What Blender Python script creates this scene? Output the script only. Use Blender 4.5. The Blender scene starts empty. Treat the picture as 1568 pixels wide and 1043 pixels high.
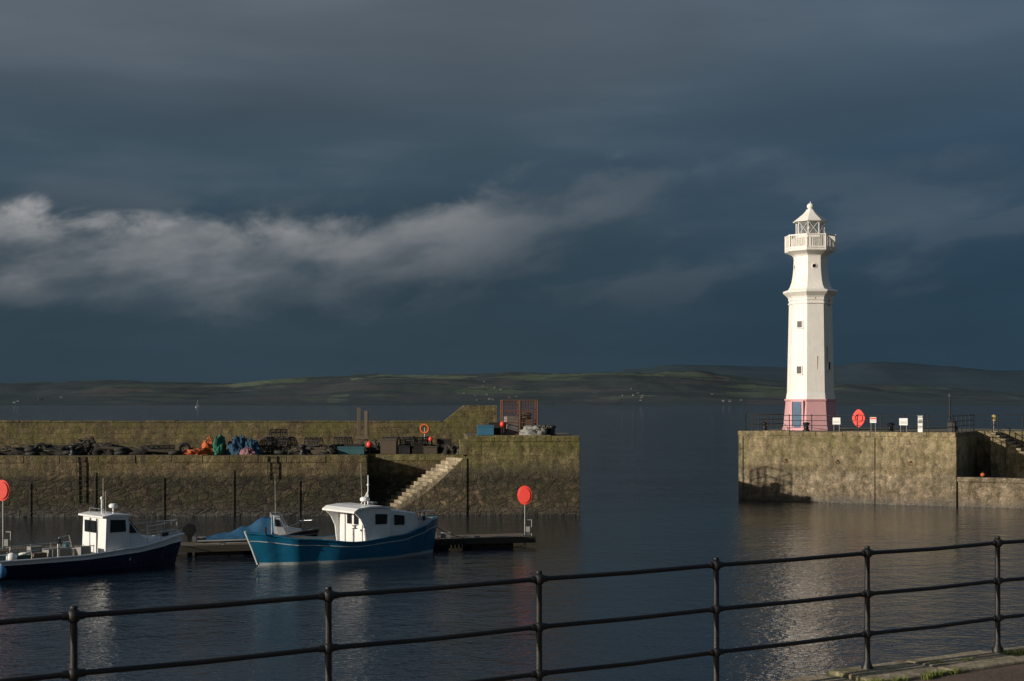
import bpy, math, random
from math import sin, cos, pi, radians
from mathutils import Vector, Matrix, noise as mn
random.seed(7)
sc = bpy.context.scene
sc.view_settings.view_transform = 'Standard'
sc.view_settings.look = 'None'
sc.view_settings.exposure = 0

# ------------------------------------------------------------------ helpers
class NT:
    def __init__(s, nt): s.nt = nt; s.L = nt.links
    def n(s, t, **kw):
        nd = s.nt.nodes.new(t)
        for k, v in kw.items(): setattr(nd, k, v)
        return nd
    def put(s, sock, v):
        if isinstance(v, bpy.types.NodeSocket): s.L.new(v, sock)
        elif v is not None:
            if hasattr(v, '__len__') and len(v) == 3 and sock.type == 'RGBA': v = (*v, 1)
            sock.default_value = v
    def m(s, op, a, b=None, c=None, clamp=False):
        nd = s.n('ShaderNodeMath', operation=op, use_clamp=clamp)
        s.put(nd.inputs[0], a)
        if b is not None: s.put(nd.inputs[1], b)
        if c is not None: s.put(nd.inputs[2], c)
        return nd.outputs[0]
    def sep(s, v):
        nd = s.n('ShaderNodeSeparateXYZ'); s.put(nd.inputs[0], v); return nd.outputs
    def comb(s, x, y, z=0.0):
        nd = s.n('ShaderNodeCombineXYZ')
        s.put(nd.inputs[0], x); s.put(nd.inputs[1], y); s.put(nd.inputs[2], z); return nd.outputs[0]
    def noise(s, v, scale, detail=4, rough=.55, dist=0):
        nd = s.n('ShaderNodeTexNoise'); s.put(nd.inputs['Vector'], v)
        nd.inputs['Scale'].default_value = scale; nd.inputs['Detail'].default_value = detail
        nd.inputs['Roughness'].default_value = rough; nd.inputs['Distortion'].default_value = dist
        return nd.outputs[0]
    def mr(s, v, a, b, c=0., d=1., smooth=False):
        nd = s.n('ShaderNodeMapRange')
        if smooth: nd.interpolation_type = 'SMOOTHSTEP'
        s.put(nd.inputs[0], v)
        for i, q in enumerate((a, b, c, d)): nd.inputs[i+1].default_value = q
        return nd.outputs[0]
    def ramp(s, v, stops, interp='LINEAR'):
        nd = s.n('ShaderNodeValToRGB'); s.put(nd.inputs[0], v)
        cr = nd.color_ramp; cr.interpolation = interp
        while len(cr.elements) < len(stops): cr.elements.new(0.5)
        for e, (p, c) in zip(cr.elements, stops):
            e.position = p
            e.color = (c, c, c, 1) if not hasattr(c, '__len__') else (*c, 1)
        return nd.outputs[0]
    def mix(s, f, a, b, blend='MIX'):
        nd = s.n('ShaderNodeMix', data_type='RGBA', blend_type=blend)
        s.put(nd.inputs[0], f); s.put(nd.inputs[6], a); s.put(nd.inputs[7], b)
        return nd.outputs[2]
    def bump(s, h, strength, dist):
        nd = s.n('ShaderNodeBump'); s.put(nd.inputs['Height'], h)
        nd.inputs['Strength'].default_value = strength; nd.inputs['Distance'].default_value = dist
        return nd.outputs[0]

def newmat(name):
    m = bpy.data.materials.new(name); m.use_nodes = True
    t = NT(m.node_tree); b = m.node_tree.nodes['Principled BSDF']
    return m, t, b

def paint(name, col, rough=.5, dirt=.25, dcol=(.12, .08, .05), scale=3, metal=0, bump=.0, streak=True):
    m, t, b = newmat(name)
    co = t.n('ShaderNodeTexCoord').outputs['Object']
    x, y, z = t.sep(co)
    n1 = t.noise(co, scale, 6, .65)
    if streak:
        v = t.comb(t.m('MULTIPLY', t.m('ADD', x, t.m('MULTIPLY', y, .8)), 5), t.m('MULTIPLY', z, .5))
        n2 = t.noise(v, 1.6, 5, .6)
        f = t.m('MULTIPLY', t.mr(n2, .52, .75), t.mr(n1, .35, .65))
    else:
        f = t.mr(n1, .5, .75)
    c = t.mix(t.m('MULTIPLY', f, dirt), col, dcol)
    c = t.mix(1.0, c, t.mix(n1, (.82,)*3, (1.1,)*3), 'MULTIPLY')
    t.put(b.inputs['Base Color'], c)
    t.put(b.inputs['Roughness'], t.mr(n1, .3, .7, rough-.08, rough+.12))
    b.inputs['Metallic'].default_value = metal
    if bump:
        t.put(b.inputs['Normal'], t.bump(t.noise(co, scale*8, 4), .6, bump))
    return m

def stone(name, stops, zmax, moss=.4, bw=.95, rh=.4, mortar=.6, bumpd=.05, lichen=.2, jit=.8, rust=0., rubble=0.):
    m, t, b = newmat(name)
    co = t.n('ShaderNodeTexCoord').outputs['Object']
    x, y, z = t.sep(co)
    big = t.noise(co, .35, 5, .6)
    med = t.noise(co, 2.2, 7, .68)
    fine = t.noise(co, 12, 6, .7)
    warp = t.noise(co, 1.1, 3, .6)
    xw = t.m('ADD', t.m('ADD', x, t.m('MULTIPLY', y, .73)), t.m('ADD', t.m('MULTIPLY', med, .22), t.m('MULTIPLY', warp, .9)))
    zw = t.m('ADD', z, t.m('ADD', t.m('MULTIPLY', t.m('SUBTRACT', med, .5), .16), t.m('MULTIPLY', warp, .22)))
    br = t.n('ShaderNodeTexBrick'); t.put(br.inputs['Vector'], t.comb(xw, zw))
    br.offset = .5
    for k, v in (('Scale', 1.), ('Mortar Size', .02), ('Mortar Smooth', .8), ('Bias', 0.), ('Brick Width', bw), ('Row Height', rh)):
        br.inputs[k].default_value = v
    br.inputs['Color1'].default_value = (.68, .68, .70, 1); br.inputs['Color2'].default_value = (1.18, 1.12, 1.04, 1)
    br.inputs['Mortar'].default_value = (.42, .4, .38, 1)
    vis = t.mr(t.noise(co, .7, 4, .6), .35, .65, mortar*.35, mortar)
    zz = t.m('ADD', z, t.m('MULTIPLY', t.m('SUBTRACT', t.noise(co, .8, 6, .7), .5), jit))
    c = t.ramp(t.m('DIVIDE', zz, zmax), stops)
    c = t.mix(vis, c, t.mix(1., c, br.outputs['Color'], 'MULTIPLY'))
    hr = None
    if rubble:
        vv = t.comb(t.m('ADD', xw, t.m('MULTIPLY', med, .3)), t.m('MULTIPLY', zw, 1.7))
        vo = t.n('ShaderNodeTexVoronoi'); t.put(vo.inputs['Vector'], vv); vo.inputs['Scale'].default_value = 1.9
        ve = t.n('ShaderNodeTexVoronoi'); ve.feature = 'DISTANCE_TO_EDGE'; t.put(ve.inputs['Vector'], vv); ve.inputs['Scale'].default_value = 1.9
        rmask = t.m('MULTIPLY', t.mr(zz, 2.0, 2.5, 1, .25), rubble)
        cell = t.ramp(t.sep(vo.outputs['Color'])[0], [(0, (.45, .43, .40)), (.6, (1., 1., 1.)), (1, (1.7, 1.6, 1.45))])
        crack = t.mr(ve.outputs['Distance'], .0, .09, .25, 1.)
        cc = t.mix(1., c, cell, 'MULTIPLY'); cc = t.mix(1., cc, t.comb(crack, crack, crack), 'MULTIPLY')
        c = t.mix(rmask, c, cc); hr = t.m('MULTIPLY', crack, rmask)
    c = t.mix(1., c, t.ramp(med, [(.25, .30), (.5, .92), (.75, 1.75)]), 'MULTIPLY')
    c = t.mix(1., c, t.ramp(fine, [(.3, .42), (.5, 1.), (.72, 1.6)]), 'MULTIPLY')
    c = t.mix(1., c, t.ramp(big, [(.3, .62), (.7, 1.35)]), 'MULTIPLY')
    st = t.noise(t.comb(t.m('MULTIPLY', xw, 1.8), t.m('MULTIPLY', z, .22)), 2.0, 6, .65)
    c = t.mix(t.mr(st, .46, .64, 0, .8), c, t.mix(1., c, (.34, .31, .25), 'MULTIPLY'))
    mo = t.m('MULTIPLY', t.mr(t.noise(co, .9, 6, .7), .46, .62), t.mr(z, zmax*.35, zmax*.8))
    c = t.mix(t.m('MULTIPLY', mo, moss), c, (.105, .105, .020))
    al = t.m('MULTIPLY', t.mr(t.noise(co, 1.6, 7, .75), .46, .56), t.m('MULTIPLY', t.mr(z, .2, .7), t.mr(z, 1.3, 2.6, 1, 0)))
    c = t.mix(t.m('MULTIPLY', al, moss), c, (.035, .038, .012))
    if rust:
        ru = t.m('MULTIPLY', t.mr(t.noise(t.comb(t.m('MULTIPLY', x, 2.6), t.m('MULTIPLY', z, .3), 5.), 1., 5, .6), .62, .74), t.mr(z, 1.2, 3.4))
        c = t.mix(t.m('MULTIPLY', ru, rust), c, (.20, .065, .02))
    li = t.mr(t.noise(co, 5, 5, .75), .63, .72, 0, lichen)
    c = t.mix(li, c, (.42, .39, .31))
    c = t.mix(t.mr(zz, -.1, .6, .85, 0), c, (.018, .017, .011))
    t.put(b.inputs['Base Color'], c)
    t.put(b.inputs['Roughness'], t.mr(z, 0, .7, .45, .92))
    h = t.m('ADD', t.m('MULTIPLY', t.m('MULTIPLY', br.outputs['Fac'], vis), -.8), t.m('ADD', t.m('MULTIPLY', med, 1.3), t.m('MULTIPLY', fine, .55)))
    if hr is not None: h = t.m('ADD', h, hr)
    t.put(b.inputs['Normal'], t.bump(h, 1., bumpd))
    return m

class MB:
    def __init__(s): s.v = []; s.f = []; s.m = []; s.sm = []
    def add(s, vs, fs, mat=0, smooth=False):
        o = len(s.v); s.v += [tuple(v) for v in vs]
        for f in fs:
            s.f.append(tuple(i+o for i in f)); s.m.append(mat); s.sm.append(smooth)
    def box(s, c, sz, mat=0, rz=0., taper=1.):
        hx, hy, hz = sz[0]/2, sz[1]/2, sz[2]/2
        vs = []
        for dz in (-1, 1):
            k = taper if dz > 0 else 1
            for dx, dy in ((-1, -1), (1, -1), (1, 1), (-1, 1)):
                x, y = dx*hx*k, dy*hy*k
                vs.append((c[0]+x*cos(rz)-y*sin(rz), c[1]+x*sin(rz)+y*cos(rz), c[2]+dz*hz))
        s.add(vs, [(3, 2, 1, 0), (4, 5, 6, 7), (0, 1, 5, 4), (1, 2, 6, 5), (2, 3, 7, 6), (3, 0, 4, 7)], mat)
    def bx(s, x0, x1, y0, y1, z0, z1, mat=0):
        s.box(((x0+x1)/2, (y0+y1)/2, (z0+z1)/2), (x1-x0, y1-y0, z1-z0), mat)
    def prism(s, poly, a, b, axis='z', mat=0):
        n = len(poly)
        def P(p, h):
            return (p[0], p[1], h) if axis == 'z' else ((p[0], h, p[1]) if axis == 'y' else (h, p[0], p[1]))
        vs = [P(p, a) for p in poly]+[P(p, b) for p in poly]
        s.add(vs, [tuple(range(n))[::-1], tuple(range(n, 2*n))]+[(i, (i+1) % n, (i+1) % n+n, i+n) for i in range(n)], mat)
    def tube(s, p, q, r, r2=None, n=8, mat=0, smooth=True):
        p = Vector(p); q = Vector(q); r2 = r if r2 is None else r2
        d = (q-p)
        if d.length < 1e-6: return
        d.normalize(); u = d.orthogonal().normalized(); w = d.cross(u)
        vs = []
        for c, rr in ((p, r), (q, r2)):
            for i in range(n):
                a = 2*pi*i/n; vs.append(c+u*cos(a)*rr+w*sin(a)*rr)
        s.add(vs, [(i, (i+1) % n, (i+1) % n+n, i+n) for i in range(n)], mat, smooth)
        s.add(vs, [tuple(range(n))[::-1], tuple(range(n, 2*n))], mat)
    def path(s, pts, r, n=6, mat=0):
        for a, b in zip(pts[:-1], pts[1:]): s.tube(a, b, r, n=n, mat=mat)
    def ball(s, c, r, mat=0, n=12, sc=(1, 1, 1)):
        vs = []; m = n//2
        for j in range(m+1):
            th = pi*j/m
            for i in range(n):
                a = 2*pi*i/n
                vs.append((c[0]+r*sc[0]*sin(th)*cos(a), c[1]+r*sc[1]*sin(th)*sin(a), c[2]+r*sc[2]*cos(th)))
        s.add(vs, [(j*n+i, (j+1)*n+i, (j+1)*n+(i+1) % n, j*n+(i+1) % n) for j in range(m) for i in range(n)], mat, True)
    def lathe(s, prof, n, c=(0, 0), ph=0., mat=0, smooth=False, cap=True):
        vs = []
        for r, z in prof:
            for i in range(n):
                a = ph+2*pi*i/n; vs.append((c[0]+r*cos(a), c[1]+r*sin(a), z))
        k = len(prof)
        s.add(vs, [(j*n+i, j*n+(i+1) % n, (j+1)*n+(i+1) % n, (j+1)*n+i) for j in range(k-1) for i in range(n)], mat, smooth)
        if cap: s.add(vs, [tuple(range(n))[::-1], tuple(range((k-1)*n, k*n))], mat)
    def taper(s, st, mat=0):
        vs = []
        for x, wb, wt, z0, z1 in st:
            vs += [(x, -wb, z0), (x, wb, z0), (x, wt, z1-.05), (x, wt*.9, z1), (x, -wt*.9, z1), (x, -wt, z1-.05)]
        k = len(st)
        s.add(vs, [(j*6+i, j*6+(i+1) % 6, (j+1)*6+(i+1) % 6, (j+1)*6+i) for j in range(k-1) for i in range(6)]+[tuple(range(6))[::-1], tuple(range((k-1)*6, k*6))], mat)
    def torus(s, c, R, r, nrm, mat=0, n=20, m=8):
        nrm = Vector(nrm).normalized(); u = nrm.orthogonal().normalized(); w = nrm.cross(u); c = Vector(c)
        vs = []
        for i in range(n):
            a = 2*pi*i/n; d = u*cos(a)+w*sin(a)
            for j in range(m):
                b = 2*pi*j/m; vs.append(c+d*(R+r*cos(b))+nrm*r*sin(b))
        for i in range(n):
            s.add([vs[i*m+j] for j in range(m)]+[vs[((i+1) % n)*m+j] for j in range(m)], [(j, (j+1) % m, (j+1) % m+m, j+m) for j in range(m)], mat, True)
    def build(s, name, mats, loc=(0, 0, 0), rz=0., bevel=0.):
        me = bpy.data.meshes.new(name); me.from_pydata(s.v, [], s.f)
        for mt in mats: me.materials.append(mt)
        for p, mi, sm in zip(me.polygons, s.m, s.sm): p.material_index = mi; p.use_smooth = sm
        me.update()
        import bmesh
        bm = bmesh.new(); bm.from_mesh(me)
        bmesh.ops.recalc_face_normals(bm, faces=bm.faces); bm.to_mesh(me); bm.free()
        ob = bpy.data.objects.new(name, me); sc.collection.objects.link(ob)
        ob.location = loc; ob.rotation_euler = (0, 0, rz)
        if bevel:
            b = ob.modifiers.new('bevel', 'BEVEL'); b.width = bevel; b.segments = 2; b.limit_method = 'ANGLE'
        return ob

def lerp_table(tab, x):
    if x <= tab[0][0]: return tab[0][1]
    for (a, b), (c, d) in zip(tab[:-1], tab[1:]):
        if x <= c:
            t = (x-a)/(c-a); t = t*t*(3-2*t); return b+(d-b)*t
    return tab[-1][1]

# ------------------------------------------------------------------ camera
cam = bpy.data.cameras.new('camera'); co = bpy.data.objects.new('camera', cam); sc.collection.objects.link(co)
co.location = (0, 0, 6.4); co.rotation_euler = (radians(90), 0, 0)
cam.lens = 50; cam.sensor_width = 36; cam.shift_y = .0609; cam.clip_end = 30000; cam.clip_start = .1
sc.camera = co

# ------------------------------------------------------------------ sun + sky
EL = 13.9; AZ = 61
D = Vector((sin(radians(AZ))*cos(radians(EL)), cos(radians(AZ))*cos(radians(EL)), -sin(radians(EL))))
sl = bpy.data.lights.new('sun', 'SUN'); so = bpy.data.objects.new('sun', sl); sc.collection.objects.link(so)
sl.energy = 4.7; sl.angle = radians(.5); sl.color = (1, .91, .78)
so.rotation_euler = D.to_track_quat('-Z', 'Y').to_euler(); so.location = (-60, -40, 40)

w = bpy.data.worlds.new('World'); sc.world = w; w.use_nodes = True
t = NT(w.node_tree); w.node_tree.nodes.clear()
out = t.n('ShaderNodeOutputWorld')
dirv = t.n('ShaderNodeTexCoord').outputs['Generated']
x, y, z = t.sep(dirv)
az = t.m('ARCTAN2', x, y); el = t.m('ARCSINE', z)
v = t.comb(az, t.m('MULTIPLY', el, 2.1))
wob = t.noise(v, 6, 3, .5)
v2 = t.comb(t.m('ADD', az, t.m('MULTIPLY', wob, .05)), t.m('ADD', t.m('MULTIPLY', t.m('SUBTRACT', el, t.m('MULTIPLY', az, .10)), 1.7), t.m('MULTIPLY', wob, .04)), 3.3)
n1 = t.noise(v2, 15, 9, .56, .3)
n2 = t.noise(t.comb(az, t.m('MULTIPLY', t.m('SUBTRACT', el, t.m('MULTIPLY', az, .16)), 2.6), 1.9), 8.5, 5, .5)
n3 = t.noise(t.comb(t.m('MULTIPLY', az, .8), t.m('MULTIPLY', el, 4.2), 8.1), 4.5, 5, .5)
ap = t.mr(az, -.7, .7)
P = lambda a: (a+.7)/1.4
T = t.ramp(ap, [(0, .120), (P(-.36), .133), (P(-.31), .130), (P(-.2), .127), (P(-.12), .129), (P(-.085), .138), (P(-.04), .149), (P(.0), .163), (P(.06), .172), (P(.2), .176), (1, .15)])
d = t.m('SUBTRACT', t.m('ADD', T, t.m('MULTIPLY', t.m('SUBTRACT', n1, .5), .068)), el)
edge = t.mr(d, -.003, .017, 0, 1, True)
fade = t.mr(d, .004, .078, 1, 0, True)
A = t.ramp(ap, [(0, .7), (P(-.36), 1.), (P(-.25), .88), (P(-.12), .74), (P(-.02), .58), (P(.03), .30), (P(.08), .13), (P(.20), .05), (P(.35), .05), (1, .4)])
body = t.m('ADD', t.mr(n2, .36, .60, .12, .75, True), t.mr(n1, .4, .66, 0, .42))
m = t.m('MULTIPLY', t.m('MULTIPLY', edge, fade), t.m('MULTIPLY', A, body))
wis = t.m('MULTIPLY', t.mr(n3, .5, .72, 0, .14, True), t.mr(el, .03, .1, 0, 1, True))
lw = t.m('MULTIPLY', t.mr(n2, .47, .62, 0, .12, True), t.m('MULTIPLY', t.mr(el, .05, .09, 0, 1, True), t.mr(el, .13, .17, 1, 0, True)))
base = t.ramp(t.mr(el, -.02, .5), [(0, (.034, .053, .070)), (.06, (.028, .049, .067)), (.2, (.031, .056, .078)), (.33, (.041, .072, .102)), (.42, (.056, .085, .114)), (.52, (.088, .112, .138)), (1, (.12, .15, .19))])
rightblue = t.mr(az, -.05, .35, 0, 1, True)
base = t.mix(t.m('MULTIPLY', rightblue, .75), base, t.mix(1., base, (.74, .94, 1.10), 'MULTIPLY'))
base = t.mix(1., base, t.ramp(n3, [(.3, .88), (.7, 1.12)]), 'MULTIPLY')
base = t.mix(wis, base, (.175, .19, .215))
base = t.mix(lw, base, (.20, .21, .225))
col = t.mix(m, base, (.335, .338, .345))
bg1 = t.n('ShaderNodeBackground'); t.put(bg1.inputs[0], col); bg1.inputs[1].default_value = 1.0
sky = t.n('ShaderNodeTexSky'); sky.sky_type = 'NISHITA'; sky.sun_disc = False
sky.sun_elevation = radians(EL); sky.sun_rotation = radians(180+AZ)
bg2 = t.n('ShaderNodeBackground'); t.put(bg2.inputs[0], sky.outputs[0]); bg2.inputs[1].default_value = .05
ms = t.n('ShaderNodeMixShader'); t.put(ms.inputs[0], t.mr(y, .25, -.5, 0, 1, True))
t.L.new(bg1.outputs[0], ms.inputs[1]); t.L.new(bg2.outputs[0], ms.inputs[2]); t.L.new(ms.outputs[0], out.inputs[0])

# ------------------------------------------------------------------ materials
M = {}
M['white'] = paint('white_render', (.80, .77, .72), .6, .45, (.42, .28, .15), 1.5)
M['pink'] = paint('pink_render', (.60, .33, .35), .7, .45, (.6, .5, .45), 2)
M['bdoor'] = paint('blue_door', (.012, .07, .15), .45, .2)
M['dark'] = paint('dark_void', (.012, .012, .014), .4, .1)
M['black'] = paint('black_iron_paint', (.0045, .0045, .006), .5, .35, (.035, .018, .01), 14, streak=False, bump=.004)
M['grey'] = paint('galvanised_steel', (.25, .25, .25), .45, .4, metal=.6)
M['rust'] = paint('rusty_steel', (.14, .055, .03), .8, .5, (.05, .03, .02), 6, streak=False)
M['red'] = paint('red_plastic', (.74, .05, .035), .45, .1)
M['orange'] = paint('orange_net', (.55, .12, .03), .8, .5, (.1, .03, .02), 9, streak=False, bump=.05)
M['green'] = paint('green_net', (.02, .14, .09), .85, .5, (.02, .05, .03), 9, streak=False, bump=.05)
M['blue'] = paint('blue_net', (.02, .075, .14), .85, .6, (.01, .03, .06), 9, streak=False, bump=.05)
M['purple'] = paint('mauve_net', (.26, .13, .15), .85, .5, (.1, .05, .06), 9, streak=False, bump=.05)
M['dnet'] = paint('dark_net', (.020, .017, .014), .95, .6, (.06, .04, .025), 7, streak=False, bump=.06)
M['teal'] = paint('teal_plastic', (.03, .10, .12), .5, .3)
M['tub'] = paint('blue_tub', (.03, .13, .22), .5, .3)
M['wood'] = paint('weathered_wood', (.11, .085, .06), .85, .5, (.04, .03, .02), 4, bump=.01)
M['timber'] = paint('wet_timber', (.038, .031, .021), .8, .5, (.02, .02, .012), 4, bump=.01)
M['rope'] = paint('rope', (.10, .09, .06), .9, .4, scale=10, streak=False)
M['gel'] = paint('white_gelcoat', (.74, .74, .73), .3, .4, (.35, .26, .17), 3)
M['navy'] = paint('navy_hull', (.008, .014, .040), .25, .3, (.05, .05, .05), 2)
M['hullblue'] = paint('blue_hull', (.010, .125, .235), .3, .5, (.03, .05, .055), 2)
M['boot'] = paint('boot_top', (.42, .47, .48), .5, .7, (.08, .09, .05), 3)
M['glass'] = paint('dark_window', (.012, .014, .016), .08, .0)
M['deck'] = paint('deck_grey', (.22, .215, .20), .7, .6, (.1, .08, .06), 4)
M['tarp'] = paint('blue_tarpaulin', (.012, .075, .155), .55, .5, (.01, .035, .06), 3, bump=.03)
M['outb'] = paint('outboard_black', (.012, .012, .014), .3, .1)
M['tyre'] = paint('tyre_rubber', (.018, .018, .018), .8, .5, (.05, .045, .035), 5, streak=False)
M['silver'] = paint('stainless_rail', (.5, .5, .5), .3, .1, metal=.9)
M['fend'] = paint('fender_white', (.6, .6, .58), .5, .3)
M['bluebuoy'] = paint('blue_buoy', (.06, .2, .38), .5, .2)
M['sign'] = paint('sign_white', (.72, .72, .69), .5, .1)

left_stone = stone('quay_stone_left', [(0, (.050, .038, .027)), (.25, (.070, .054, .036)), (.42, (.050, .041, .027)), (.48, (.13, .10, .057)), (.62, (.17, .128, .068)), (.8, (.145, .12, .058)), (1, (.17, .14, .066))], 5., .75, 1.25, .46, .5, .08, .12, rust=.8, rubble=.85)
end_stone = stone('quay_stone_end', [(0, (.11, .082, .052)), (.2, (.135, .10, .062)), (.38, (.062, .050, .034)), (.52, (.10, .083, .055)), (.62, (.18, .15, .075)), (.8, (.185, .16, .06)), (1, (.20, .165, .08))], 5., .75, 1.4, .5, .45, .07, .12, rust=.3, rubble=.6)
back_stone = stone('parapet_stone', [(0, (.11, .083, .050)), (.6, (.125, .097, .050)), (1, (.155, .123, .06))], 6.4, .65, .8, .33, .6, .06, .1, rubble=.3)
right_stone = stone('quay_stone_right', [(0, (.21, .165, .11)), (.2, (.26, .205, .14)), (.38, (.28, .228, .155)), (.46, (.19, .15, .09)), (.6, (.255, .205, .125)), (1, (.285, .23, .135))], 4.6, .45, 1.7, .6, .32, .045, .3, rust=.3, rubble=.2)
step_stone = stone('step_stone', [(0, (.08, .07, .04)), (.15, (.24, .20, .135)), (1, (.34, .28, .19))], 5, .1, 3, 3, .1, .03, .3, jit=.3)
deck_stone = stone('quay_deck', [(0, (.13, .11, .08)), (1, (.15, .12, .08))], 6, .3, 1.2, 1.2, .3, .02)

# ------------------------------------------------------------------ water
m, t, b = newmat('sea_water')
pos = t.n('ShaderNodeNewGeometry').outputs['Position']
x, y, z = t.sep(pos)
va = t.comb(t.m('MULTIPLY', x, .9), y)
w1 = t.noise(va, 1.0, 3, .55, .3)
w2 = t.noise(va, 4.6, 3, .6, .4)
w3 = t.noise(va, .10, 4, .55)
outer = t.mr(y, 84, 110, 0, 1, True)
amp = t.mr(w3, .35, .65, .6, 1.2)
h = t.m('ADD', t.m('MULTIPLY', w1, t.m('ADD', .078, t.m('MULTIPLY', outer, .45))), t.m('MULTIPLY', w2, .036))
t.put(b.inputs['Normal'], t.bump(t.m('MULTIPLY', h, amp), 1., 1.))
b.inputs['Base Color'].default_value = (.007, .016, .027, 1)
b.inputs['Roughness'].default_value = .04; b.inputs['IOR'].default_value = 1.333
mb = MB(); mb.add([(-9000, -60, 0), (9000, -60, 0), (9000, 9500, 0), (-9000, 9500, 0)], [(0, 1, 2, 3)])
mb.build('sea_water', [m])
# ------------------------------------------------------------------ hills
def hillmat(name, cols, haze, hz, zc=.03):
    m, t, b = newmat(name)
    pos = t.n('ShaderNodeNewGeometry').outputs['Position']
    x, y, z = t.sep(pos)
    wv = t.noise(pos, .003, 3)
    vo = t.n('ShaderNodeTexVoronoi'); vo.distance = 'MANHATTAN'
    t.put(vo.inputs['Vector'], t.comb(t.m('ADD', t.m('MULTIPLY', x, .0042), t.m('MULTIPLY', wv, 1.2)), t.m('MULTIPLY', y, .0022), t.m('MULTIPLY', z, zc)))
    vo.inputs['Scale'].default_value = 1.
    r = t.sep(vo.outputs['Color'])[0]
    c = t.ramp(r, cols, 'CONSTANT')
    wood = t.mr(t.noise(t.comb(t.m('MULTIPLY', x, .5), y, t.m('MULTIPLY', z, 6)), .006, 7, .7), .49, .55)
    c = t.mix(wood, c, (.034, .042, .032))
    c = t.mix(1., c, t.ramp(t.noise(t.comb(x, y, t.m('MULTIPLY', z, 4)), .03, 5, .7), [(.3, .6), (.7, 1.3)]), 'MULTIPLY')
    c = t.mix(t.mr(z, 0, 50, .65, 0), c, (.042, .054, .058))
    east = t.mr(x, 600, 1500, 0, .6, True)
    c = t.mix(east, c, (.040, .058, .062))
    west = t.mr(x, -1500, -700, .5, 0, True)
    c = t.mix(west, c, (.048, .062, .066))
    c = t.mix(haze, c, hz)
    t.put(b.inputs['Base Color'], c); b.inputs['Roughness'].default_value = 1
    b.inputs['Specular IOR Level'].default_value = 0
    return m
nearT = [(-6000, 60), (-1800, 74), (-1341, 80), (-1042, 72), (-698, 90), (-422, 104), (-193, 112), (266, 114), (611, 110), (840, 94), (1070, 80), (1414, 64), (1800, 52), (6000, 60)]
farT = [(-9000, 120), (-2880, 100), (0, 100), (426, 135), (646, 180), (977, 220), (1344, 214), (1711, 212), (2078, 240), (2409, 206), (2880, 190), (9000, 160)]
def terrain(name, tab, X0, X1, nx, Y0, Y1, Yr, ny, mat, amp):
    mb = MB(); vs = []
    for j in range(ny+1):
        Y = Y0+(Y1-Y0)*j/ny
        s = min(1, (Y-Y0)/(Yr-Y0)); s = s*s*(3-2*s)*.75+.25*s
        if Y > Yr: s = 1-.25*(Y-Yr)/(Y1-Yr)
        for i in range(nx+1):
            X = X0+(X1-X0)*i/nx
            H = lerp_table(tab, X*Yr/Y)
            nn = mn.fractal(Vector((X*.0022, Y*.0016, 1.7)), 1., 2., 6)*amp
            n5 = mn.noise(Vector((X*.03, Y*.03, 4.)))*2.5
            vs.append((X, Y, -3+(H+4)*s + (nn+n5)*min(1, s*2.)))
    fs = [(j*(nx+1)+i, j*(nx+1)+i+1, (j+1)*(nx+1)+i+1, (j+1)*(nx+1)+i) for j in range(ny) for i in range(nx)]
    mb.add(vs, fs, 0, True); return mb.build(name, [mat])
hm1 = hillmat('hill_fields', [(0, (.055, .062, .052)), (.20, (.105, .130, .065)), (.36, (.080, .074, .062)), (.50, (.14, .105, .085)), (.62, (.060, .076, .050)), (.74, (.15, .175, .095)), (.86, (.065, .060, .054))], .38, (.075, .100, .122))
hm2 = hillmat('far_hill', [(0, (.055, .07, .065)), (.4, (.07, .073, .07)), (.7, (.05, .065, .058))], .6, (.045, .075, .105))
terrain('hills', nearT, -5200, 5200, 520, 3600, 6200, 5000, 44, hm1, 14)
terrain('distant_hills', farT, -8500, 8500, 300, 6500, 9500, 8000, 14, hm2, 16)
mb = MB()
def house(X, Y, Z, a, L, Wd, H, rm, wm):
    mb.box((X, Y, Z+H/2), (L, Wd, H), wm, a)
    vs = []
    for dx in (-L/2, L/2):
        for dy, dz in ((-Wd/2-.3, H), (Wd/2+.3, H), (0, H+Wd*.4)):
            vs.append((X+dx*cos(a)-dy*sin(a), Y+dx*sin(a)+dy*cos(a), Z+dz+.05))
    mb.add(vs, [(0, 2, 1), (3, 4, 5), (0, 3, 5, 2), (1, 2, 5, 4), (0, 1, 4, 3)], rm)
rv = random.Random(21)
for (xc, sp, n) in ((-1330, 60, 6), (-60, 90, 12), (350, 60, 7), (600, 60, 5)):
    for i in range(n):
        X = rv.gauss(xc, sp*.5); Y = 3860+abs(rv.gauss(0, 200))
        s = (Y-3600)/1400.; s = s*s*(3-2*s)*.75+.25*s
        Z = -3+(lerp_table(nearT, X*5000/Y)+4)*s+mn.fractal(Vector((X*.0022, Y*.0016, 1.7)), 1., 2., 6)*14*min(1, s*2)
        house(X, Y, Z-2, rv.uniform(-.5, .5), rv.uniform(5, 8), rv.uniform(4, 6), rv.uniform(3.6, 4.6), rv.choice((1, 1, 2)), rv.choice((0, 3, 3)))
mb.build('shoreline_village', [paint('harled_wall', (.18, .18, .175), .8, .1), paint('slate_roof', (.06, .07, .08), .8, .1), paint('tile_roof', (.08, .06, .055), .8, .1), paint('stone_wall', (.10, .10, .10), .8, .1)])
mb = MB()
mb.prism([(-3, 0), (3, 0), (4, 1.), (-3.4, .9)], -.9, .9, 'y', 0)
mb.prism([(-.3, 1.6), (-3, 1.7), (-.3, 9)], -.04, .04, 'y', 0); mb.prism([(.1, 1.5), (2.4, 1.2), (.1, 7.5)], -.04, .04, 'y', 0)
mb.tube((-.1, 0, .8), (-.1, 0, 10), .1, mat=0)
mb.build('sailing_boat', [paint('sail_white', (.8, .8, .78), .6, .05)], (-442, 2000, 0), .7)

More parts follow.
